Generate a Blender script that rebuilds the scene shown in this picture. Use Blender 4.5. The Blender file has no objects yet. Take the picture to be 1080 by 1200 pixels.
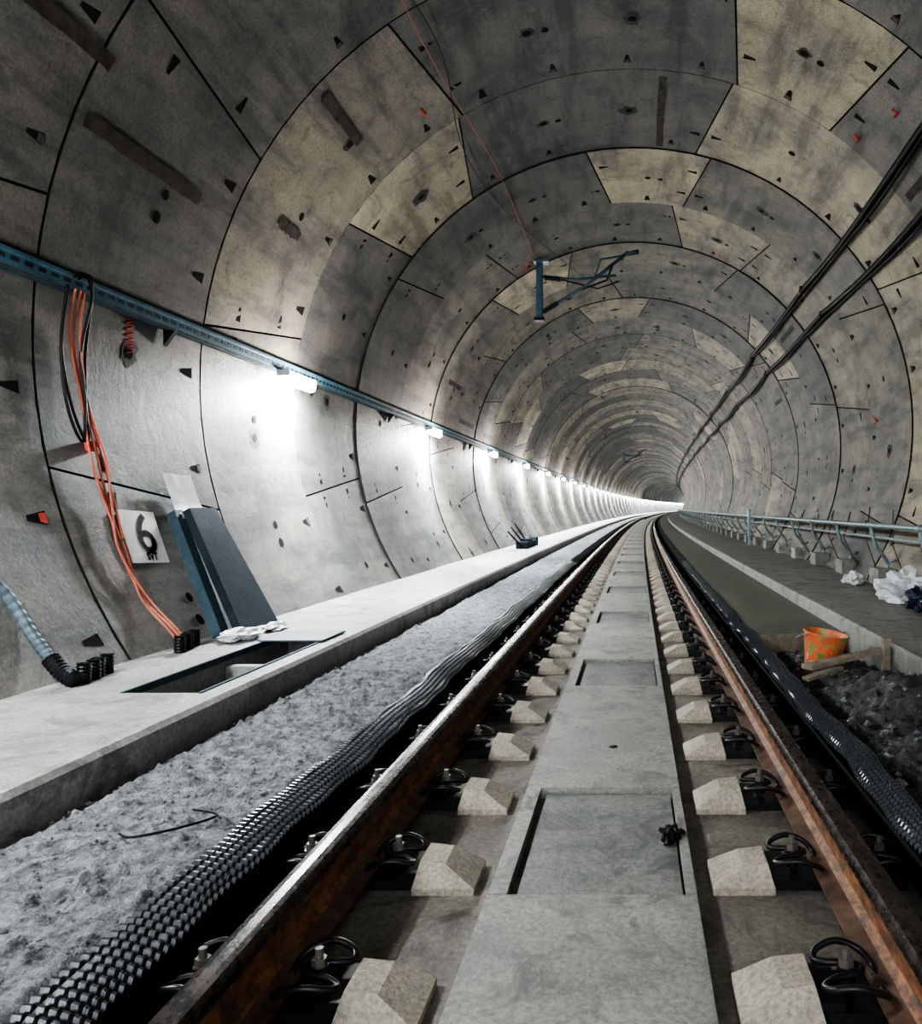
import bpy, math, random
from mathutils import Vector, Matrix, noise
random.seed(11)
RC=1650.0
R=3.42; ZC=2.15
YMAX=262.0
def bend(p):
    x,y,z=p
    if y>0: x+=y*y/(2*RC)
    return (x,y,z)

# ------------------------------------------------------------ materials
def newmat(name):
    m=bpy.data.materials.new(name); m.use_nodes=True
    nt=m.node_tree; b=nt.nodes['Principled BSDF']
    return m,nt,b
def N(nt,t,**kw):
    n=nt.nodes.new(t)
    for k,v in kw.items():
        if k in n.inputs: n.inputs[k].default_value=v
        else: setattr(n,k,v)
    return n
def ramp(nt,fac,stops):
    r=nt.nodes.new('ShaderNodeValToRGB'); e=r.color_ramp.elements
    e[0].position=stops[0][0]; e[0].color=(*stops[0][1],1)
    e[1].position=stops[-1][0]; e[1].color=(*stops[-1][1],1)
    for p,c in stops[1:-1]:
        q=e.new(p); q.color=(*c,1)
    nt.links.new(fac,r.inputs[0]); return r.outputs[0]
def mixc(nt,fac,a,b,mode='MIX'):
    m=nt.nodes.new('ShaderNodeMix'); m.data_type='RGBA'; m.blend_type=mode
    for s,v in ((0,fac),(6,a),(7,b)):
        if hasattr(v,'links') or hasattr(v,'is_linked'): nt.links.new(v,m.inputs[s])
        else: m.inputs[s].default_value = v if s==0 else (*v,1)
    return m.outputs[2]
def concrete(name,dark,light,scale=1.5,rough=.75,bump=.25,fine=60,stain=None,stretch=None,spec=.35,bdist=.02):
    m,nt,b=newmat(name); L=nt.links.new
    tc=N(nt,'ShaderNodeTexCoord'); co=tc.outputs['Object']
    if stretch:
        mp=N(nt,'ShaderNodeMapping'); mp.inputs['Scale'].default_value=stretch; L(co,mp.inputs[0]); co2=mp.outputs[0]
    else: co2=co
    n1=N(nt,'ShaderNodeTexNoise',Scale=scale,Detail=8.0,Roughness=.65); L(co2,n1.inputs[0])
    n2=N(nt,'ShaderNodeTexNoise',Scale=float(fine),Detail=5.0,Roughness=.7); L(co,n2.inputs[0])
    c=ramp(nt,n1.outputs[0],[(.35,dark),(.65,light)])
    f=ramp(nt,n2.outputs[0],[(.33,(.45,.45,.45)),(.62,(1.2,1.2,1.2))])
    c=mixc(nt,.65,c,f,'MULTIPLY')
    if stain:
        n3=N(nt,'ShaderNodeTexNoise',Scale=scale*2.3,Detail=7.0,Roughness=.75,Distortion=.8); L(co,n3.inputs[0])
        s=ramp(nt,n3.outputs[0],[(.5,(0,0,0)),(.62,(1,1,1))])
        c=mixc(nt,s,c,stain)
    L(c,b.inputs['Base Color'])
    b.inputs['Specular IOR Level'].default_value=spec
    rr=ramp(nt,n1.outputs[0],[(.3,(rough-.15,)*3),(.7,(min(1,rough+.1),)*3)]); L(rr,b.inputs['Roughness'])
    bp=N(nt,'ShaderNodeBump',Strength=bump,Distance=bdist); L(n2.outputs[0],bp.inputs['Height']); L(bp.outputs[0],b.inputs['Normal'])
    return m
def plain(name,col,rough=.5,metal=0.,var=.25,scale=20,bump=.0,emit=None,spec=.5):
    m,nt,b=newmat(name); L=nt.links.new
    tc=N(nt,'ShaderNodeTexCoord'); n=N(nt,'ShaderNodeTexNoise',Scale=float(scale),Detail=6.0,Roughness=.65); L(tc.outputs['Object'],n.inputs[0])
    lo=tuple(c*(1-var) for c in col); hi=tuple(min(1,c*(1+var)) for c in col)
    L(ramp(nt,n.outputs[0],[(.3,lo),(.7,hi)]),b.inputs['Base Color'])
    b.inputs['Roughness'].default_value=rough; b.inputs['Metallic'].default_value=metal
    b.inputs['Specular IOR Level'].default_value=spec
    if bump:
        bp=N(nt,'ShaderNodeBump',Strength=bump,Distance=.01); L(n.outputs[0],bp.inputs['Height']); L(bp.outputs[0],b.inputs['Normal'])
    if emit:
        b.inputs['Emission Color'].default_value=(*emit[0],1); b.inputs['Emission Strength'].default_value=emit[1]
        m.cycles.emission_sampling='NONE'
    return m
def segmat():
    m,nt,b=newmat('segment_concrete'); L=nt.links.new
    tc=N(nt,'ShaderNodeTexCoord'); co=tc.outputs['Object']
    at=N(nt,'ShaderNodeAttribute'); at.attribute_name='tone'
    sep=N(nt,'ShaderNodeSeparateColor'); L(at.outputs['Color'],sep.inputs[0])
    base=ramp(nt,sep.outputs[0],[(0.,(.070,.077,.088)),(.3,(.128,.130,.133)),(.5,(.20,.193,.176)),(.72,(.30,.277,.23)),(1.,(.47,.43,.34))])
    n1=N(nt,'ShaderNodeTexNoise',Scale=1.3,Detail=10.0,Roughness=.70,Distortion=.4); L(co,n1.inputs[0])
    c=mixc(nt,.9,base,ramp(nt,n1.outputs[0],[(.34,(.46,.48,.52)),(.5,(.95,.95,.94)),(.66,(1.38,1.31,1.17))]),'MULTIPLY')
    mp=N(nt,'ShaderNodeMapping'); mp.inputs['Scale'].default_value=(3.2,.5,3.2); L(co,mp.inputs[0])
    n4=N(nt,'ShaderNodeTexNoise',Scale=1.5,Detail=5.0,Roughness=.62); L(mp.outputs[0],n4.inputs[0])
    c=mixc(nt,.8,c,ramp(nt,n4.outputs[0],[(.38,(.52,.53,.55)),(.5,(1,1,1)),(.64,(1.24,1.2,1.1))]),'MULTIPLY')
    n2=N(nt,'ShaderNodeTexNoise',Scale=50.,Detail=6.0,Roughness=.75); L(co,n2.inputs[0])
    c=mixc(nt,.65,c,ramp(nt,n2.outputs[0],[(.34,(.46,.46,.46)),(.62,(1.22,1.22,1.22))]),'MULTIPLY')
    n3=N(nt,'ShaderNodeTexNoise',Scale=3.6,Detail=9.0,Roughness=.74,Distortion=1.1); L(co,n3.inputs[0])
    s=ramp(nt,n3.outputs[0],[(.55,(0,0,0)),(.69,(.68,.68,.68))])
    c=mixc(nt,s,c,(.058,.055,.050))
    s2=ramp(nt,n3.outputs[0],[(.28,(.35,.35,.35)),(.38,(0,0,0))])
    c=mixc(nt,s2,c,(.42,.41,.37))
    L(c,b.inputs['Base Color']); b.inputs['Roughness'].default_value=.58; b.inputs['Specular IOR Level'].default_value=.45
    bp=N(nt,'ShaderNodeBump',Strength=.28,Distance=.01); L(n2.outputs[0],bp.inputs['Height'])
    bp2=N(nt,'ShaderNodeBump',Strength=.3,Distance=.05); L(n1.outputs[0],bp2.inputs['Height']); L(bp.outputs[0],bp2.inputs['Normal'])
    L(bp2.outputs[0],b.inputs['Normal'])
    return m
M={}
M['seg']=segmat()
M['gap']=plain('joint_gasket',(.012,.013,.014),.9)
M['pocket']=plain('pocket_shade',(.020,.019,.019),.95,spec=.1)  # flat decal colour: shade inside bolt pockets and round holes is painted on
M['pocket2']=plain('pocket_slope_tone',(.08,.075,.07),.9)  # lighter decal colour paints a less shaded slope inside the pocket
M['stain']=plain('damp_stain',(.045,.043,.042),.7,var=.6,scale=14)
M['strip']=plain('sealed_strip',(.045,.038,.033),.75,var=.8,scale=9)
M['redpaint']=plain('red_marking_paint',(.60,.06,.035),.7)
M['slab']=concrete('track_slab_concrete',(.155,.143,.12),(.27,.25,.215),1.6,.7,.3,50,stain=(.10,.09,.078))
M['cslab']=concrete('centre_slab_concrete',(.23,.235,.215),(.38,.38,.345),2.2,.6,.25,60,stain=(.165,.167,.155))
M['lid']=concrete('cover_concrete',(.155,.163,.155),(.28,.28,.26),2.0,.6,.25,50,stain=(.11,.113,.108))
M['block']=concrete('block_concrete',(.33,.305,.245),(.50,.455,.37),5.,.75,.4,80)
M['walk']=concrete('walkway_concrete',(.225,.225,.21),(.38,.375,.35),1.4,.55,.25,45,stain=(.15,.148,.14),stretch=(1,.5,1))
M['rough']=concrete('rough_concrete',(.13,.135,.145),(.54,.55,.57),14.,.85,1.,65,bdist=.03)
M['soil']=concrete('wet_spoil',(.018,.018,.02),(.10,.10,.10),9.,.45,1.,50,bdist=.03,spec=.6)
M['wet']=concrete('fresh_concrete',(.115,.125,.10),(.18,.187,.15),1.2,.6,.1,60)
M['mat']=plain('drain_mat_plastic',(.022,.027,.033),.3,.0,.5,60,spec=.9)
def railmat():
    m,nt,b=newmat('rusty_rail_web'); L=nt.links.new
    tc=N(nt,'ShaderNodeTexCoord'); mp=N(nt,'ShaderNodeMapping'); mp.inputs['Scale'].default_value=(6,4.,10); L(tc.outputs['Object'],mp.inputs[0])
    n=N(nt,'ShaderNodeTexNoise',Scale=3.,Detail=10.,Roughness=.78); L(mp.outputs[0],n.inputs[0])
    L(ramp(nt,n.outputs[0],[(.32,(.035,.022,.017)),(.45,(.10,.05,.028)),(.60,(.33,.14,.06)),(.75,(.15,.075,.043))]),b.inputs['Base Color'])
    b.inputs['Roughness'].default_value=.6
    bp=N(nt,'ShaderNodeBump',Strength=.3,Distance=.005); L(n.outputs[0],bp.inputs['Height']); L(bp.outputs[0],b.inputs['Normal'])
    return m
M['rust']=railmat()
def headmat():
    m,nt,b=newmat('rail_head_steel'); L=nt.links.new
    tc=N(nt,'ShaderNodeTexCoord'); mp=N(nt,'ShaderNodeMapping'); mp.inputs['Scale'].default_value=(12,8.,12); L(tc.outputs['Object'],mp.inputs[0])
    n=N(nt,'ShaderNodeTexNoise',Scale=3.,Detail=8.,Roughness=.65); L(mp.outputs[0],n.inputs[0])
    L(ramp(nt,n.outputs[0],[(.3,(.018,.017,.018)),(.5,(.032,.027,.026)),(.65,(.075,.045,.033)),(.75,(.04,.03,.028))]),b.inputs['Base Color'])
    L(ramp(nt,n.outputs[0],[(.35,(.22,)*3),(.65,(.34,)*3)]),b.inputs['Roughness'])
    b.inputs['Metallic'].default_value=.2; b.inputs['Specular IOR Level'].default_value=.4
    return m
M['head']=headmat()
M['foot']=plain('rail_foot_rust',(.13,.08,.055),.7,.1,.6,12,.3)
M['iron']=plain('clamp_black_steel',(.022,.023,.026),.36,.4,.3,40,spec=.6)
M['bolt']=plain('bolt_steel',(.16,.15,.13),.5,.5)
M['teal']=plain('tray_blue_steel',(.08,.19,.26),.45,.2,.35,8)
M['brk']=plain('bracket_grey_steel',(.06,.12,.17),.45,.3,.35,8)
M['tealdk']=plain('tray_slot_dark',(.01,.02,.025),.7)
M['galv']=plain('galvanised_pipe',(.28,.37,.40),.4,.5,.3,15)
M['black']=plain('black_cable_sheath',(.006,.006,.008),.5,0,.3,20,spec=.3)
M['orange']=plain('orange_hose_rubber',(.48,.13,.08),.5,0,.3,10)
M['white']=plain('white_plastic_sheet',(.75,.76,.78),.5,0,.1,10,.2)
M['signw']=plain('sign_white',(.85,.84,.81),.6,0,.05,12)
M['ink']=plain('sign_black',(.010,.010,.012),.6,spec=.2)
M['board']=concrete('rubber_board',(.026,.038,.048),(.055,.072,.088),3.,.9,.6,120,spec=.12)
M['boarde']=plain('board_edge',(.05,.085,.105),.7,spec=.2)
M['conduit']=plain('grey_conduit',(.08,.105,.125),.5,0,.3,15,spec=.25)
M['wood']=plain('formwork_timber',(.24,.20,.15),.8,0,.4,14,.3)
M['blue']=plain('blue_bag',(.012,.02,.045),.4)
M['lampb']=plain('lamp_housing',(.45,.48,.5),.4)
M['led']=plain('led_tube',(.9,.95,1),.4,emit=((.88,.95,1.0),200.))
def bucketmat():
    m,nt,b=newmat('orange_bucket_plastic'); L=nt.links.new
    tc=N(nt,'ShaderNodeTexCoord'); n=N(nt,'ShaderNodeTexNoise',Scale=9.,Detail=3.,Roughness=.6); L(tc.outputs['Object'],n.inputs[0])
    L(ramp(nt,n.outputs[0],[(.36,(.65,.5,.4)),(.40,(.72,.15,.06)),(.50,(.78,.21,.09)),(.54,(.10,.38,.12)),(.60,(.65,.15,.07))]),b.inputs['Base Color'])
    b.inputs['Roughness'].default_value=.4; return m
M['bucket']=bucketmat()

# ------------------------------------------------------------ mesh builder
class MB:
    def __init__(s): s.v=[];s.f=[];s.m=[];s.t=[];s.mats=[];s.sm=[]
    def mi(s,k):
        if k not in s.mats: s.mats.append(k)
        return s.mats.index(k)
    def add(s,vs,fs,mat,tone=.5,smooth=False):
        o=len(s.v); s.v.extend([tuple(p) for p in vs]); i=s.mi(mat)
        for f in fs: s.f.append([a+o for a in f]); s.m.append(i); s.t.append(tone); s.sm.append(smooth)
    def box(s,x0,x1,y0,y1,z0,z1,mat,step=None):
        ys=[y0,y1]
        if step:
            n=max(1,int(math.ceil((y1-y0)/step))); ys=[y0+(y1-y0)*i/n for i in range(n+1)]
        s.sweep([(x0,z0),(x0,z1),(x1,z1),(x1,z0)],ys,mat,True)
    def sweep(s,prof,ys,mat,closed=True,mats=None,smooth=False):
        n=len(prof); vs=[(x,y,z) for y in ys for (x,z) in prof]
        m=n if closed else n-1
        for j in range(m):
            fs=[]
            for i in range(len(ys)-1):
                a=i*n+j; b=i*n+(j+1)%n
                fs.append([a,b,b+n,a+n])
            if j==0: base=len(s.v); s.v.extend(vs)
            idx=s.mi(mats[j] if mats else mat)
            for f in fs: s.f.append([q+base for q in f]); s.m.append(idx); s.t.append(.5); s.sm.append(smooth)
        if closed:
            idx=s.mi(mats[0] if mats else mat)
            s.f.append([base+q for q in range(n)][::-1]); s.m.append(idx); s.t.append(.5); s.sm.append(False)
            e=base+(len(ys)-1)*n
            s.f.append([e+q for q in range(n)]); s.m.append(idx); s.t.append(.5); s.sm.append(False)
    def tube(s,pts,r,mat,n=8,cap=True,smooth=True):
        pts=[Vector(p) for p in pts]; K=len(pts)
        rs=r if isinstance(r,(list,tuple)) else [r]*K
        vs=[]; up=None
        for i,p in enumerate(pts):
            t=(pts[min(i+1,K-1)]-pts[max(i-1,0)])
            if t.length<1e-9: t=Vector((0,0,1))
            t.normalize()
            if up is None:
                up=Vector((0,0,1)) if abs(t.z)<.9 else Vector((1,0,0))
            a=t.cross(up)
            if a.length<1e-4: a=t.cross(Vector((1,.3,0)))
            a.normalize(); b=a.cross(t).normalized(); up=b
            for k in range(n):
                w=2*math.pi*k/n; vs.append(p+a*math.cos(w)*rs[i]+b*math.sin(w)*rs[i])
        fs=[[i*n+k,i*n+(k+1)%n,(i+1)*n+(k+1)%n,(i+1)*n+k] for i in range(K-1) for k in range(n)]
        if cap: fs+= [list(range(n))[::-1],[(K-1)*n+k for k in range(n)]]
        s.add(vs,fs,mat,smooth=smooth)
    def prism(s,quad,th,mat):
        q=[Vector(p) for p in quad]; th=Vector(th); n=len(q)
        vs=q+[p+th for p in q]
        fs=[list(range(n)),[n+i for i in range(n)][::-1]]+[[i,(i+1)%n,n+(i+1)%n,n+i] for i in range(n)]
        s.add(vs,fs,mat)
    def build(s,name,parent=None,bendit=True):
        me=bpy.data.meshes.new(name)
        me.from_pydata([bend(p) for p in s.v] if bendit else s.v,[],s.f)
        for k in s.mats: me.materials.append(M[k])
        me.polygons.foreach_set('material_index',s.m)
        me.polygons.foreach_set('use_smooth',s.sm)
        if name.startswith('tunnel'):
            ca=me.color_attributes.new('tone','FLOAT_COLOR','CORNER')
            d=[]
            for p,t in zip(me.polygons,s.t):
                for _ in range(p.loop_total): d+=[t,t,t,1]
            ca.data.foreach_set('color',d)
        me.update(); 
        o=bpy.data.objects.new(name,me); bpy.context.scene.collection.objects.link(o)
        if parent: o.parent=parent
        return o
def empty(name):
    o=bpy.data.objects.new(name,None); bpy.context.scene.collection.objects.link(o); o.empty_display_size=.2; return o
def spl(pts,n=8):
    P=[Vector(p) for p in pts]; out=[]
    for i in range(len(P)-1):
        a=P[max(i-1,0)];b=P[i];c=P[i+1];d=P[min(i+2,len(P)-1)]
        for k in range(n):
            t=k/n; out.append(.5*((2*b)+(c-a)*t+(2*a-5*b+4*c-d)*t*t+(3*b-a-3*c+d)*t*t*t))
    out.append(P[-1]); return out
def ysamp(a,b,st=2.0):
    n=max(1,int(math.ceil((b-a)/st))); return [a+(b-a)*i/n for i in range(n+1)]
def wallx(z,off=0): return math.sqrt(max(0,(R-off)**2-(z-ZC)**2))

# ------------------------------------------------------------ tunnel lining
W=1.775; Y0=4.62
KC={-1:-20,0:-164,1:26.5,2:-44,3:3,4:22,5:-31,6:52,7:-8,8:35,9:-58}
lin=MB(); pk=MB()
def P(th,y,r): a=math.radians(th); return (r*math.sin(a),y,ZC+r*math.cos(a))
def decal(th,y,poly,r,mat):
    pk.add([P(th+math.degrees(a/R),y+dy,r) for dy,a in poly],[list(range(len(poly)))],mat)
def ragged(l,w,o=0):
    n=10; a=[(-l+2*l*i/n+o,-w*random.uniform(.8,1.1)) for i in range(n+1)]; b=[(l-2*l*i/n+o,w*random.uniform(.8,1.1)) for i in range(n+1)]
    return a+b
def ngon(r,n,jit=0,asp=1): 
    return [(math.cos(2*math.pi*i/n)*r*(1+random.uniform(-jit,jit)),math.sin(2*math.pi*i/n)*r*asp*(1+random.uniform(-jit,jit))) for i in range(n)]
NB=[-13,13,61,109,157,203,251,299,347]; FB=[-8.7,8.7,56.7,104.7,152.7,207.3,255.3,303.3,351.3]
for k in range(-6,145):
    ya=Y0+k*W; yb=ya+W
    kc=KC.get(k, random.choice([-72,-48,-24,0,24,48,72,96,-96])+random.uniform(-7,7))
    rr=R+random.uniform(-.010,.010)
    ringt=random.uniform(-.1,.1)
    for i in range(8):
        n0,n1,f0,f1=kc+NB[i],kc+NB[i+1],kc+FB[i],kc+FB[i+1]
        if i==0: tone=random.uniform(.75,1.0)
        else:
            tone=random.choice([.0,.1,.2,.3,.38,.46,.55,.7])+ringt+random.uniform(-.05,.05)
        if k==1 and i==7: tone=.28
        if k==1 and i==6: tone=.56
        if k==1 and i==0: tone=.82
        if k==2 and i==0: tone=.82
        if k==2 and i==7: tone=.24
        if k==0: tone=.38
        if k==-1: tone=.34
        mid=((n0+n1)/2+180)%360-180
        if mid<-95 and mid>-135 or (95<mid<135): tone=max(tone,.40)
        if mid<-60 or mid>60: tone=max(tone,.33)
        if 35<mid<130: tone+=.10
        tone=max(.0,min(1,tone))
        g=.0095; ga=math.degrees(g*.9/R)
        nt_=max(4,int((n1-n0)/4)); yy=[ya+g,(ya+yb)/2,yb-g]
        def ang(u,y):
            t=(y-ya)/W; a=n0+(f0-n0)*t+ga; b=n1+(f1-n1)*t-ga; return a+(b-a)*u
        r2=rr+random.uniform(-.003,.003)
        vs=[P(ang(j/nt_,y),y,r2) for y in yy for j in range(nt_+1)]
        w=nt_+1
        fs=[[q*w+j,q*w+j+1,(q+1)*w+j+1,(q+1)*w+j] for q in range(2) for j in range(nt_)]
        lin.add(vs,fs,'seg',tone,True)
        ring=[(j,0) for j in range(w)]+[(nt_,q) for q in (1,2)]+[(j,2) for j in range(nt_-1,-1,-1)]+[(0,1)]
        ins=[P(ang(j/nt_,yy[q]),yy[q],r2) for j,q in ring]; outs=[P(ang(j/nt_,yy[q]),yy[q],r2+.05) for j,q in ring]
        m=len(ring)
        lin.add(ins+outs,[[a,(a+1)%m,m+(a+1)%m,m+a] for a in range(m)],'gap',tone*.5)
        rd=r2-.004; rd2=r2-.007
        if ya>70: continue
        def up(th): 
            q=(th+180)%360-180; return abs(q)<124
        if i==0: us=[.5]
        else: us=[.1,.36,.62,.88]
        for u in us:
            th=ang(u,yb-.25)
            if not up(th) or random.random()<.12: continue
            s=random.uniform(.85,1.15)*.8
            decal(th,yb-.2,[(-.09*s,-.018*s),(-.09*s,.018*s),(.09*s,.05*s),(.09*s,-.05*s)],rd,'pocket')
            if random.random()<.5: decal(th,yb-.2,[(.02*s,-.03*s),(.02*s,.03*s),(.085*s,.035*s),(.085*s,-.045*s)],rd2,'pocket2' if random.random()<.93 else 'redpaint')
        for t in (.28,.7):
            for sgn,u in ((1,0),(-1,1)):
                y=ya+W*t; th=ang(u,y)+sgn*math.degrees(.12/R)
                if up(th) and random.random()<.6: 
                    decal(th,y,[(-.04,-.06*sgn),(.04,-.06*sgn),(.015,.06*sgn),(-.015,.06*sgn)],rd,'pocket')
        uu=[.5] if i==0 else [.33,.67]
        for u in uu:
            y=(ya+yb)/2+random.uniform(-.05,.05); th=ang(u,y)
            if up(th):
                if random.random()<.6: decal(th,y,ngon(random.uniform(.06,.11),14,.3),rd,'stain')
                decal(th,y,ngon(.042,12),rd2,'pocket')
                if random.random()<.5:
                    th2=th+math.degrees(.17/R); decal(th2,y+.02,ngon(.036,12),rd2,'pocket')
        if random.random()<.3 and i:
            u=random.uniform(.2,.8); y=(ya+yb)/2; th=ang(u,y); l=random.uniform(.3,.8); o=random.uniform(-.1,.1)
            if up(th) and abs((th+180)%360-180)<80 and k>0: decal(th,y,ragged(l,.045,o),rd-.001,'strip')
for (u,v,k,l) in ((170,190,0,.62),(335,268,1,.2),(398,140,1,.42),(70,25,0,.4)):
    dx=(u-740)/950; dz=-(v-595)/950
    A=dx*dx+dz*dz; B=-2*dz*(ZC-1.15); C=(ZC-1.15)**2-R*R
    y=(-B+math.sqrt(B*B-4*A*C))/(2*A); th=math.degrees(math.atan2(dx*y,dz*y-(ZC-1.15)))
    decal(th,y,ragged(l,.05),R-.022,'strip')
lin.build('tunnel_lining')
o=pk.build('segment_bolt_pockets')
a0=[2*math.pi*i/72 for i in range(73)]
sh=MB(); sh.sweep([(math.sin(a)*(R+.055),ZC+math.cos(a)*(R+.055)) for a in a0],ysamp(-6.03,263,2.2),'gap',False,smooth=True)
sh.build('wall_backing_shell')

sp=MB()
def wallpt(u,v,off=.01):
    dx=(u-740)/950; dz=-(v-595)/950; rr=R-off
    A=dx*dx+dz*dz; B=-2*dz*(ZC-1.15); C=(ZC-1.15)**2-rr*rr
    y=(-B+math.sqrt(B*B-4*A*C))/(2*A); return Vector((dx*y,y,1.15+dz*y))
pts=[]
for i in range(13): pts.append(wallpt(147+ (i%2)*10, 372+i*3.5,.014))
sp.tube(spl(pts,4),.005,'redpaint',5)
for u,v in ((612,312),(492,128),(1000,158),(1045,128),(1022,488)):
    q=wallpt(u,v,.016); sp.tube([q,wallpt(u+6,v+5,.016),wallpt(u+3,v+9,.016)],.012,'redpaint',5)
sp.build('red_spray_marks',bendit=False)

# ------------------------------------------------------------ floor
TC=-.115
fl=MB()
fl.box(-1.25,1.02,-6,YMAX,-.3,0,'slab',2.)
cl,cr=-.415,.185
rec=[(2.32+2.72*i,3.2+2.72*i) for i in range(-1,90)]
prev=-3.
for a,b in rec:
    if a<prev: continue
    fl.box(cl,cr,prev+.004,a-.004,-.01,.045,'cslab',1.5)
    fl.box(cl,cl+.055,a,b,-.01,.045,'cslab'); fl.box(cr-.03,cr,a,b,-.01,.045,'cslab')
    fl.box(cl+.08,cr-.038,a+.008,b-.03,-.01,.028,'lid')
    prev=b
fl.build('floor')
wl=MB()
prof=lambda x0,x1,zb=-.25,zt=.28:[(x0,zb),(x0,zt-.0),(x1-.02,zt),(x1,zt-.02),(x1,zb)]
XW=-wallx(.28)-.03
wl.sweep(prof(XW,-1.9),ysamp(-6,3.81),'walk'); 
wl.sweep(prof(XW,-2.39),[3.81,5.62],'walk'); wl.sweep(prof(-2.03,-1.9),[3.81,5.62],'walk')
wl.box(-2.5,-1.95,3.7,5.7,-.3,-.19,'soil')
wl.sweep(prof(XW,-1.9),ysamp(5.62,YMAX),'walk')
wl.build('walkway_slab')
pt=MB()
pt.box(-2.40,-2.385,3.8,5.63,.25,.286,'boarde'); pt.box(-2.035,-2.02,3.8,5.63,.25,.286,'boarde')
pt.box(-2.4,-2.02,5.605,5.63,.25,.286,'boarde')
pt.box(-2.42,-2.0,5.22,5.64,.287,.297,'conduit'); pt.box(-2.2,-2.16,3.82,5.6,-.05,.02,'boarde'); pt.box(-2.385,-2.035,4.75,4.82,.14,.22,'walk')
pt.build('cable_pit_frame')
wr=MB()
wr.sweep([(1.65,-.25),(1.65,.26),(1.67,.28),(-XW,.28),(-XW,-.25)],ysamp(-6,YMAX),'walk')
y=4.3
while y<70:
    wr.box(2.74,2.95,y,y+.35,.27,.46,'walk'); y+=1.6
wr.build('walkway_slab')
def rough(x0,x1,y0,y1,dx,dy,fn,mat,mb,edge=True):
    nx=int((x1-x0)/dx)+1; ny=int((y1-y0)/dy)+1
    vs=[]
    for j in range(ny+1):
        for i in range(nx+1):
            x=x0+(x1-x0)*i/nx; y=y0+(y1-y0)*j/ny; vs.append((x,y,fn(x,y)))
    w=nx+1
    mb.add(vs,[[j*w+i,j*w+i+1,(j+1)*w+i+1,(j+1)*w+i] for j in range(ny) for i in range(nx)],mat,smooth=True)
def fr(x,y):
    v=.150+.018*noise.noise(Vector((x*3,y*2,0)))+.010*noise.noise(Vector((x*13,y*11,3)))+.009*noise.noise(Vector((x*34,y*30,5)))+.006*noise.noise(Vector((x*60,y*55,2)))
    p=noise.noise(Vector((x*30,y*27,9)))
    if p>.3: v+=.018*(p-.3)*3
    if x>-1.24: v-= (x+1.24)*.5
    if x<-1.82: v-= (-1.82-x)*.7
    return v
rg=MB()
rough(-1.93,-1.13,.9,5,.009,.011,fr,'rough',rg); rough(-1.93,-1.13,5,16,.03,.04,fr,'rough',rg)
rough(-1.93,-1.13,16,YMAX,.1,1.,lambda x,y:.15,'rough',rg); rough(-1.93,-1.13,-6,.9,.1,.3,lambda x,y:.15,'rough',rg)
rg.build('rough_concrete_fill')
def fs_(x,y):
    v=.05+.06*noise.noise(Vector((x*2.5,y*2.5,0)))+.045*noise.noise(Vector((x*7,y*7,3)))+.025*noise.noise(Vector((x*22,y*22,5)))
    m=math.exp(-((x-1.45)/.3)**2-((y-4.1)/.7)**2)*.2+math.exp(-((x-1.35)/.25)**2-((y-2.9)/.6)**2)*.13
    return v+m
so=MB(); rough(.96,1.68,.6,6.35,.016,.018,fs_,'soil',so); rough(.96,1.68,-6,.6,.1,.2,fs_,'soil',so)
so.build('spoil_heap')
ws=MB(); ws.sweep([(.96,-.1),(.96,.15),(1.66,.17),(1.66,-.1)],ysamp(6.3,YMAX),'wet')
ws.build('fresh_concrete_slab')
# ------------------------------------------------------------ rails
hp=[(.075,0),(.075,.012),(.03,.026),(.009,.042),(.009,.115),(.016,.125),(.036,.133),(.0365,.156),(.033,.164),(.026,.169),(.012,.172)]
prf=hp+[(-x,z) for x,z in hp[::-1]]
def rm(j):
    n=len(hp)
    jj=j if j<n else 2*n-2-j
    if j==2*n-1: return 'foot'
    if jj<=1: return 'foot'
    if jj<=5: return 'rust'
    return 'head'
for xr in (TC-.745,TC+.745):
    r=MB(); r.sweep([(xr+x,.035+z) for x,z in prf],ysamp(-3,YMAX,1.0),'head',True,[rm(j) for j in range(len(prf))])
    r.build('rail')
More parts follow.
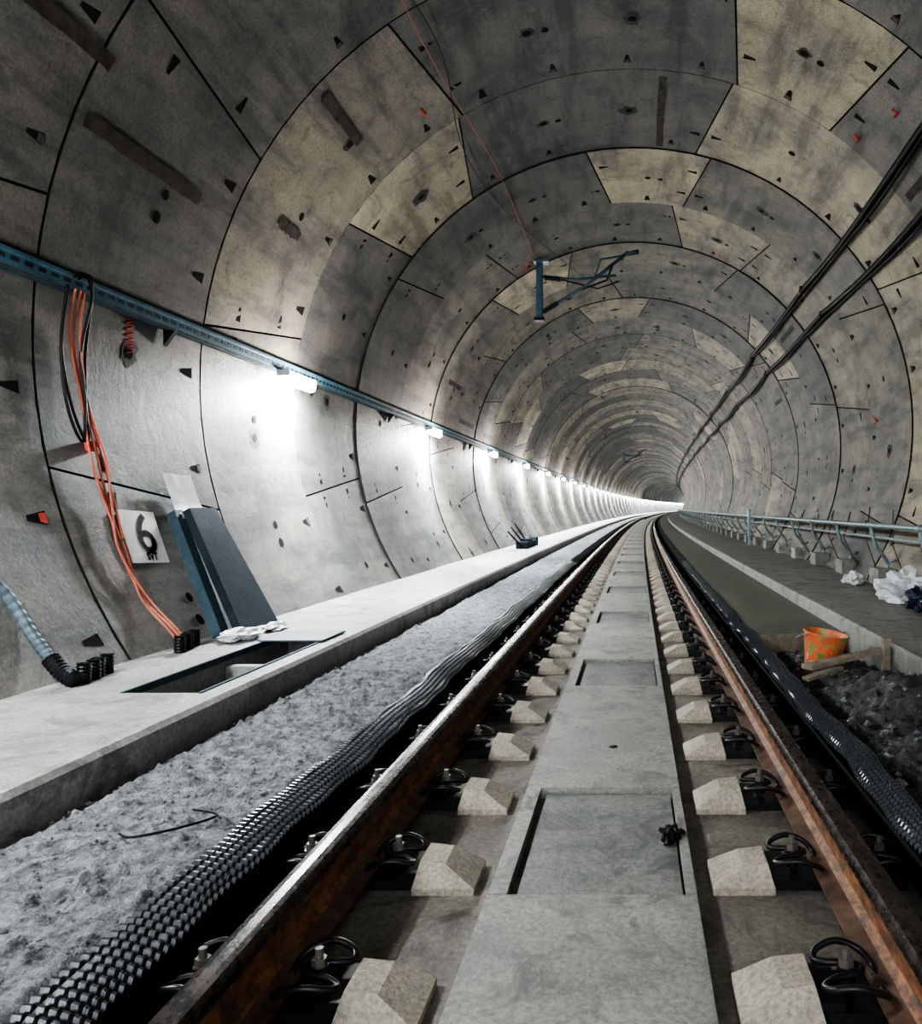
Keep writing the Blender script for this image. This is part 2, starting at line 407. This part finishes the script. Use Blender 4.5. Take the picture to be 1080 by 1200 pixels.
# fasteners
fa=MB(); bl=MB()
cpath=[(-.075,.028,.018),(-.08,.06,.022),(-.055,.092,.045),(0,.10,.062),(.05,.085,.05),(.062,.055,.04),(.03,.033,.046),(-.015,.024,.05),(-.038,0,.05)]
cpath=cpath+[(a,-b,c) for a,b,c in cpath[-2::-1]]
y=1.24-.64*3
while y<75:
    near=y<9
    for xr,s0 in ((TC-.745,1),(TC+.745,-1)):
        fa.box(xr-.20,xr+.20,y-.085,y+.085,0,.03,'iron')
        for sg in (1,-1):
            cx=xr+sg*.135
            fa.box(min(cx+sg*.02,cx+sg*.075),max(cx+sg*.02,cx+sg*.075),y-.08,y+.08,.03,.05,'iron')
            pth=[(cx+sg*a,y+b,.032+c) for a,b,c in cpath]
            fa.tube(spl(pth,4 if near else 1) ,.0085,'iron',7 if near else 4)
            fa.tube([(cx,y,.04),(cx,y,.088)],.022,'iron',12 if near else 6,smooth=False)
            fa.tube([(cx,y,.088),(cx,y,.108)],.018,'bolt',6,smooth=False)
            fa.tube([(cx,y,.108),(cx,y,.13)],.010,'bolt',8 if near else 4,smooth=False)
        xb=xr+s0*.205
        L_=.185; hw=.10
        j=random.uniform(-.006,.006); jy=y-.02+random.uniform(-.01,.01)
        B=[(xb,jy-hw,0),(xb+s0*L_,jy-hw,0),(xb+s0*L_,jy+hw,0),(xb,jy+hw,0),
           (xb+s0*.0,jy-hw,.02),(xb+s0*L_,jy-hw,.02),(xb+s0*L_,jy+hw,.02),(xb,jy+hw,.02),
           (xb+s0*.015,jy-hw+.05,.078+j),(xb+s0*.09,jy-hw+.045,.070+j),(xb+s0*.09,jy+hw-.02,.070+j),(xb+s0*.015,jy+hw-.02,.078+j)]
        bl.add(B,[[0,1,5,4],[1,2,6,5],[2,3,7,6],[3,0,4,7],[4,5,9,8],[5,6,10,9],[6,7,11,10],[7,4,8,11],[8,9,10,11]],'block')
    y+=.64
fa.build('rail_fasteners'); bl.build('concrete_block_row')
# drain mats
def mat(x0,x1,sgn):
    mb=MB()
    PITCH=.030
    def f(x,y,u,j):
        wv=.007*math.sin(y*2.3+x0)+.005*math.sin(y*6.1)
        if u<.2 or u>.8: wv+=.006*math.sin(y*14)
        rib=.006 if j%4<2 else -.006
        cell=(int(u*27.999))%5
        if cell==4: rib=-.004
        edge=.035*u**1.6 if sgn>0 else .035*(1-u)**1.6
        return (x+wv, y, .168+.006*math.sin(y*4.3+x0*7)+rib-edge)
    ny=int(14/(PITCH/4)); nx=28
    vs=[]
    for j in range(ny+1):
        y=1.0+j*PITCH/4
        for i in range(nx+1):
            u=i/nx; vs.append(f(x0+(x1-x0)*u,y,u,j))
    w=nx+1
    mb.add(vs,[[j*w+i,j*w+i+1,(j+1)*w+i+1,(j+1)*w+i] for j in range(ny) for i in range(nx)],'mat')
    ye=1.0+ny*PITCH/4
    vs=[];ny2=int((100-ye)/.05)
    for j in range(ny2+1):
        y=ye+j*.05
        for i in range(7):
            u=i/6; e=.035*u**1.6 if sgn>0 else .035*(1-u)**1.6
            vs.append((x0+(x1-x0)*u+.007*math.sin(y*2.3+x0),y,.168-e+.012*(j%2)))
    mb.add(vs,[[j*7+i,j*7+i+1,(j+1)*7+i+1,(j+1)*7+i] for j in range(ny2) for i in range(6)],'mat')
    mb.sweep([(x1 if sgn>0 else x0,.12),((x1 if sgn>0 else x0)-.01*sgn,.0)],ysamp(1.0,100),'gap',False)
    mb.build('drainage_mat')
mat(-1.205,-1.07,1); mat(.84,.945,-1)

# ------------------------------------------------------------ cable tray + lamps on the left
TZ=2.48
tr=MB()
tx=-3.33
tr.sweep([(tx-.06,TZ-.045),(tx+.035,TZ-.045),(tx+.035,TZ-.02),(tx+.03,TZ-.02),(tx+.03,TZ+.025),(tx+.035,TZ+.03),(tx+.035,TZ+.05),(tx-.06,TZ+.05)],ysamp(-6,YMAX),'teal')
y=2.5
while y<26:
    tr.box(tx+.0305,tx+.0325,y,y+.06,TZ-.012,TZ+.012,'tealdk'); 
    tr.box(tx-.03,tx+.01,y,y+.06,TZ+.0502,TZ+.052,'tealdk'); y+=.1
y=3.2
while y<120:
    tr.prism([(tx-.06,y,TZ-.045),(tx+.03,y,TZ-.045),(tx-.06,y,TZ-.16)],(0,.04,0),'black'); y+=2.65
tr.tube([(tx+.0,y,TZ+.065) for y in ysamp(-6,YMAX)],.014,'black',6)
tr.tube([(tx+.02,y,TZ-.055-.01*math.sin(y)) for y in ysamp(-6,YMAX,.6)],.005,'foot',5)
tr.build('cable_tray')
lampys=[7.85+5.27*i for i in range(-2,48)]
lp=MB(); 
for y in lampys:
    lp.box(-3.31,-3.20,y-.3,y+.3,TZ-.085,TZ-.05,'lampb')
    lp.prism([(-3.315,y-.32,TZ-.1),(-3.195,y-.32,TZ-.1),(-3.195,y-.32,TZ-.045),(-3.315,y-.32,TZ-.045)],(0,.02,0),'lampb')
    lp.prism([(-3.315,y+.3,TZ-.1),(-3.195,y+.3,TZ-.1),(-3.195,y+.3,TZ-.045),(-3.315,y+.3,TZ-.045)],(0,.02,0),'lampb')
    lp.tube([(-3.235,y-.29,TZ-.13),(-3.235,y+.29,TZ-.13)],.045,'led',10)
lamps=lp.build('tunnel_lamps')
for i,y in enumerate(lampys):
    la=bpy.data.lights.new('lamp_light','AREA'); la.shape='RECTANGLE'; la.size=.06; la.size_y=.4
    la.energy=(230 if i>1 else 75) if y<100 else 480; la.color=(.88,.95,1.0)
    lo=bpy.data.objects.new('lamp_light',la); bpy.context.scene.collection.objects.link(lo); lo.parent=lamps
    bx=bend((-3.24,y,TZ-.18)); lo.location=bx; lo.rotation_euler=(0,math.radians(2),0)
    if y>125: continue
    lb=bpy.data.lights.new('lamp_spill','POINT'); lb.energy=100 if i>1 else 95; lb.shadow_soft_size=.06; lb.color=(1.,.95,.87)
    lq=bpy.data.objects.new('lamp_spill',lb); bpy.context.scene.collection.objects.link(lq); lq.parent=lamps
    bx=bend((-2.98,y,TZ-.16)); lq.location=bx

# ------------------------------------------------------------ overhead cables right
for dx,dz,nm in ((2.50,3.27,0),(2.80,2.90,1)):
    c=MB(); pts=[]
    for y in ysamp(-6,160,.5):
        s=abs(math.sin(math.pi*(y-1.5)/5.3))
        pts.append((dx+.02*math.sin(y*.7+nm),y,1.15+dz-.07*s-.0))
    c.tube(pts,.038,'black',8)
    c.tube([(p[0]+.03,p[1],p[2]-.045-.02*math.sin(p[1]*1.7)) for p in pts],.02,'black',6)
    y=1.5
    while y<120:
        x=dx; z=1.15+dz; a=math.atan2(x,z-ZC)
        wx=R*math.sin(a); wz=ZC+R*math.cos(a)
        c.tube([(wx,y,wz),(x-.03,y,z+.03),(x-.04,y,z-.05),(x+.03,y,z-.07)],.014,'black',6); y+=5.3
    c.build('power_cable')
s=MB(); pts=[wallpt(u,v,.06) for u,v in ((455,-40),(480,20),(520,95),(560,160),(590,215),(625,300))]
s.tube(spl(pts,6),.004,'orange',5); pts=[wallpt(u,v,.06) for u,v in ((478,-10),(520,70),(545,180),(600,255),(690,330))]
s.tube(spl(pts,6),.005,'black',5); s.build('survey_string',bendit=False)

def bracket(y,sc=1.):
    b=MB()
    x0=-1.56; z0=1.15+4.0
    b.box(x0-.05,x0+.05,y-.05,y+.05,z0-.93,z0+.03,'brk'); b.box(x0-.16,x0+.16,y-.1,y+.1,z0-.0,z0+.04,'brk')
    b.box(x0-.08,x0+.08,y-.08,y+.08,z0-.95,z0-.9,'black'); b.tube([(x0-.3,y-.1,z0-.03),(x0-.12,y-.1,z0+.0)],.05,'redpaint',6)
    b.tube([(x0+.05,y,z0-.22),(x0+.6,y,z0-.27),(x0+1.25,y,z0-.2)],.022,'brk',8)
    pts=[(x0+.08+.02*i,y,z0-.24-.0018*i) for i in range(14)]
    b.tube(pts,[.05 if i%2 else .028 for i in range(14)],'tealdk',10)
    b.tube([(x0+.05,y,z0-.8),(x0+.75,y,z0-.38),(x0+1.45,y,z0+.18)],.028,'brk',8)
    pts=[(x0+.06+.018*i,y,z0-.8+.011*i) for i in range(14)]
    b.tube(pts,[.05 if i%2 else .028 for i in range(14)],'tealdk',10)
    b.tube([(x0+.62,y,z0-.46),(x0+1.1,y,z0-.28),(x0+1.2,y,z0-.02)],.016,'black',6)
    b.tube([(x0+.9,y,z0-.25),(x0+1.0,y,z0+.06),(x0+1.62,y,z0+.16)],.016,'brk',6)
    b.tube([(x0+.35,y,z0-.27),(x0+.95,y,z0-.42),(x0+1.3,y,z0-.3)],.012,'black',6)
    b.tube([(x0+1.4,y,z0+.14),(x0+1.62,y,z0+.2)],.03,'brk',8)
    b.build('overhead_line_bracket')
for y in (13.25,58.): bracket(y)

# ------------------------------------------------------------ right handrail
h=MB(); hx=2.72; hz=.95
h.tube([(hx,y,hz) for y in ysamp(-6,170,1.)],.028,'galv',10)
h.tube([(hx+.09,y,hz-.14) for y in ysamp(-6,170,1.)],.014,'galv',6)
y=2.9
while y<110:
    p=spl([(hx,y,hz-.01),(hx+.015,y,hz-.12),(hx+.06,y,hz-.25),(hx+.15,y+.02,hz-.36),(hx+.2,y+.03,hz-.45),(hx+.17,y+.03,hz-.52)],5)
    h.tube(p,.022,'galv',8)
    h.tube([(hx-.0,y-.05,hz),(hx,y+.05,hz)],.036,'galv',10)
    h.tube([(hx+.2,y+.03,hz-.44),(wallx(hz-.4)-.01,y+.03,hz-.4)],.016,'galv',6)
    y+=1.6
h.box(hx-.1,hx-.04,19.,19.1,.28,1.12,'galv')
h.build('pipe_handrail')
rb=MB()
for i in range(8):
    yy=6.9+.95*i+random.uniform(-.1,.1); 
    rb.tube([(2.93,yy,.4),(2.8+random.uniform(-.05,.05),yy+.1,.75),(2.95,yy+random.uniform(.2,.5),1.12+random.uniform(-.08,.1))],.009,'foot',5)
rb.build('rebar_starter_bars')

# ------------------------------------------------------------ left wall clutter
def corr(mb,pts,r,mat,n=12,per=2):
    P_=spl(pts,10); mb.tube(P_,[r*(1 if (i//per)%2 else .86) for i in range(len(P_))],mat,n,smooth=False)
c=MB(); 
corr(c,[(-3.31,3.6,1.35),(-3.19,3.85,.95),(-3.09,4.0,.72),(-2.96,4.0,.52),(-2.85,3.98,.4),(-2.74,3.95,.33)],.030,'conduit',12,1)
corr(c,[(-2.86,3.98,.41),(-2.78,3.96,.34),(-2.70,3.95,.30)],.042,'black',12,1)
c.build('corrugated_conduit')
for yy in (4.02,4.62+.25):
    c=MB()
    for i in range(4):
        x=-2.72-.015*i; y=yy+.075*i+(.02 if i%2 else 0)
        zz=[.28+.009*j for j in range(12)]
        c.tube([(x,y,z) for z in zz],[.034 if (j//1)%2 else .029 for j in range(12)],'black',14,cap=False,smooth=False)
        c.tube([(x,y,z) for z in zz],.024,'tealdk',12,cap=False)
    c.build('duct_stubs')
def wl_(y,z,off=.03): return (-wallx(z,off),y,z)
c=MB()
for a,(oy,oo) in enumerate(((0,.04),(.035,.055),(-.045,.045))):
    pts=[(-3.28,4.82+oy,2.44),wl_(4.9+oy,2.2,oo),wl_(4.96+oy*.5,1.8,oo),wl_(4.98+oy*1.6,1.45,oo+.02),wl_(5.0+oy*.5,1.2,oo),wl_(4.96-oy,.9,oo),wl_(4.97+oy*.6,.6,oo),(-2.80,4.95+oy,.4),(-2.72,4.93+oy,.31)]
    c.tube(spl(pts,8),.0075,'orange',8)
pts=[wl_(4.97,1.75,.05),wl_(5.04,1.5,.05),wl_(5.05,1.2,.05),wl_(5.0,.95,.05),wl_(4.95,1.2,.05),wl_(4.93,1.5,.05),wl_(4.95,1.7,.05)]
c.tube(spl(pts,8),.0075,'orange',8)
c.box(-3.38,-3.32,4.97,5.03,1.5,1.56,'redpaint')
c.build('orange_hoses')
c=MB()
for o in (0,.04):
    pts=[(-3.27,4.74+o,2.50),(-3.24,4.80+o,2.53),(-3.27,4.9,2.42),wl_(4.95+o,2.1,.05),wl_(4.95,1.8,.06),wl_(4.93-o,1.55,.05),wl_(4.84-o,1.75,.05),wl_(4.78,2.1,.05),(-3.29,4.72,2.45)]
    c.tube(spl(pts,8),.009,'black',7)
c.build('black_cable_loop')
def wallmat(y,z,off):
    a=-math.acos((z-ZC)/R)
    X=Vector((0,1,0)); Y=Vector((math.cos(a),0,-math.sin(a))); Z=X.cross(Y)
    p=Vector((R*math.sin(a),y,z))+Z*off
    m=Matrix((X,Y,Z)).transposed().to_4x4(); m.translation=p; return m
def sign(name,y,z,w,hh,txt,size,sub=None,rot=0):
    e=empty(name); e.matrix_world=wallmat(y,z,.03)@Matrix.Rotation(rot,4,'Z')
    b=MB(); b.box(-w/2,w/2,-hh/2,hh/2,-.004,.004,'signw'); o=b.build('plate',e,False)
    for t,s,oy in ((txt,size,-size*.36+.03),)+(((sub,size*.17,-hh*.44),) if sub else ()):
        for q in ((0,0),(.005,0),(-.005,0),(0,.004),(0,-.004)):
            cu=bpy.data.curves.new('digit','FONT'); cu.body=t; cu.size=s; cu.extrude=.001; cu.align_x='CENTER'
            to=bpy.data.objects.new('digit',cu); bpy.context.scene.collection.objects.link(to); cu.materials.append(M['ink']); to.parent=e; to.location=(.02+q[0]*(1 if s>.1 else .2),oy+q[1],.006+abs(q[0])*.1)
sign('number_sign',5.27,.95,.38,.36,'6',.39,'SVT',-.06)
sign('number_sign',12.2,2.22,.3,.22,'12',.18)
b=MB()
q=[(-2.68,5.47,.28),(-2.70,6.05,.28),(-3.20,6.12,1.12),(-3.18,5.72,1.12)]
b.prism(q,(.05,0,.03),'board')
q=[(-2.80,5.40,.28),(-2.80,5.5,.28),(-3.25,5.74,1.10),(-3.25,5.64,1.10)]
b.prism(q,(.06,0,.035),'boarde')
b.build('leaning_rubber_board')
b=MB()
vs=[];n=8
for j in range(n+1):
    for i in range(n+1):
        z=1.06+.33*j/n; y=5.64+.36*i/n+.05*(1-j/n); vs.append((-wallx(z)+.06+.006*noise.noise(Vector((i*.6,j*.6,1)))+ (.03 if j<2 else 0),y,z+.004*math.sin(i)))
b.add(vs,[[j*9+i,j*9+i+1,(j+1)*9+i+1,(j+1)*9+i] for j in range(n) for i in range(n)],'white',smooth=True)
b.build('white_paper_sheet')
def crumple(name,c,s,mat,seed,amp=.35,sub=4):
    import bmesh
    bm=bmesh.new(); bmesh.ops.create_icosphere(bm,subdivisions=sub,radius=1)
    for v in bm.verts:
        k=1+amp*noise.noise(v.co*2.2+Vector((seed,0,0)))+amp*.6*abs(noise.noise(v.co*5+Vector((0,seed,0))))
        v.co*=k; v.co=Vector((c[0]+v.co.x*s[0],c[1]+v.co.y*s[1],max(c[2]-s[2]*.75,c[2]+v.co.z*s[2])))
    mb=MB(); bm.verts.ensure_lookup_table(); mb.add([v.co for v in bm.verts],[[v.index for v in f.verts] for f in bm.faces],mat); bm.free(); mb.build(name)
crumple('crumpled_plastic_sheet',(-2.60,5.35,.31),(.09,.16,.035),'white',3.,.8)
crumple('crumpled_plastic_sheet',(-2.56,5.78,.30),(.06,.12,.025),'white',8.,.8)
crumple('plastic_bag',(2.5,7.45,.40),(.20,.24,.15),'white',1.,.7)
crumple('plastic_bag',(2.42,6.75,.36),(.12,.14,.10),'blue',5.,.7)
crumple('plastic_bag',(2.5,9.2,.34),(.10,.16,.07),'white',12.,.7)
crumple('black_glove',(.135,2.74,.045),(.030,.045,.02),'ink',4.,.9)
b=MB()
for i in range(4): b.box(-2.55+.02*i,-2.3,17.2+i*.5,17.5+i*.5,.28,.42+.05*(i%2),'board')
for i in range(3): b.tube([(-2.4,17.2+i*.5,.3),(-2.72,17.2+i*.45,.65+.08*i)],.02,'ink',6)
b.build('stacked_tools')

# ------------------------------------------------------------ bucket, boards
bk=MB()
prof_=[(0,.012),(.105,.012),(.108,0),(.112,.0),(.15,.225),(.158,.228),(.158,.24),(.148,.24),(.106,.02),(0,.02)]
n=32; vs=[]
for r_,z in prof_:
    for i in range(n): a=2*math.pi*i/n; vs.append((r_*math.cos(a),r_*math.sin(a),z))
bk.add(vs,[[j*n+i,j*n+(i+1)%n,(j+1)*n+(i+1)%n,(j+1)*n+i] for j in range(len(prof_)-1) for i in range(n)],'bucket',smooth=False)
bk.tube(spl([(.155,0,.22),(.15,.12,.17),(.1,.18,.12),(0,.2,.1),(-.1,.18,.12),(-.15,.12,.17),(-.155,0,.22)],5),.004,'galv',5)
o=bk.build('orange_bucket',bendit=False); o.location=(1.31,5.62,.05); o.rotation_euler=(math.radians(6),math.radians(7),.4)
b=MB()
b.prism([(1.05,5.05,.15),(1.1,4.98,.15),(1.64,5.2,.22),(1.62,5.27,.22)],(0,0,.03),'wood')
b.box(1.59,1.635,5.15,5.2,.05,.32,'wood')
b.prism([(.98,6.26,.03),(1.64,6.26,.05),(1.64,6.26,.19),(.98,6.26,.165)],(0,.03,0),'wood')
b.prism([(1.0,4.8,.13),(1.03,4.75,.13),(1.3,5.0,.15),(1.28,5.05,.15)],(0,0,.02),'wood')
b.build('formwork_boards')
st=MB()
def stone(x,y,z,s,mat):
    vs=[]
    for k in range(6):
        d=[(1,0,0),(-1,0,0),(0,1,0),(0,-1,0),(0,0,1),(0,0,-1)][k]
        f=random.uniform(.6,1.3)*s; vs.append((x+d[0]*f+random.uniform(-.2,.2)*s,y+d[1]*f+random.uniform(-.2,.2)*s,z+d[2]*f*.7))
    st.add(vs,[[0,2,4],[2,1,4],[1,3,4],[3,0,4],[2,0,5],[1,2,5],[3,1,5],[0,3,5]],mat)
for i in range(2600):
    y=1.2+random.random()**1.5*9; x=random.uniform(-1.9,-1.24); stone(x,y,fr(x,y)+.002,random.uniform(.003,.010),'rough')
for i in range(200):
    y=1.2+random.random()**1.5*9; x=random.gauss(-1.87,.03); stone(x,y,fr(x,y)+.01,random.uniform(.005,.016),'rough' if i%3 else 'soil')
for i in range(420):
    y=random.uniform(1.6,6.2); x=random.uniform(1.0,1.63); stone(x,y,fs_(x,y)+.01,random.uniform(.008,.028),'soil' if i%3 else 'rough')
st.build('loose_gravel')
g=MB(); g.tube([(-.09,3.75,.044),(-.09,3.75,.0475)],.02,'ink',16); g.build('drain_plug')
g=MB(); g.tube(spl([(-1.55,2.45,.165),(-1.48,2.4,.175),(-1.38,2.47,.175),(-1.33,2.6,.165),(-1.42,2.62,.175)],5),.004,'black',6); g.build('cable_scrap')

# ------------------------------------------------------------ world, camera
w=bpy.data.worlds.new('World'); bpy.context.scene.world=w; w.use_nodes=True
bg=w.node_tree.nodes['Background']; bg.inputs[0].default_value=(.88,.93,1,1); bg.inputs[1].default_value=5.  # added fill light, entering by the tunnel end left open behind the camera
cam=bpy.data.cameras.new('camera'); cam.sensor_fit='HORIZONTAL'; cam.sensor_width=36; cam.lens=950/1080*36
cam.shift_x=-200/1080; cam.shift_y=-5/1080; cam.clip_start=.05; cam.clip_end=600
co=bpy.data.objects.new('camera',cam); bpy.context.scene.collection.objects.link(co)
co.location=(0,0,1.15); co.rotation_euler=(math.radians(90),0,0)
bpy.context.scene.camera=co
try:
    bpy.context.scene.view_settings.view_transform='AgX'; bpy.context.scene.view_settings.look='AgX - High Contrast'
except Exception as e: print(e)
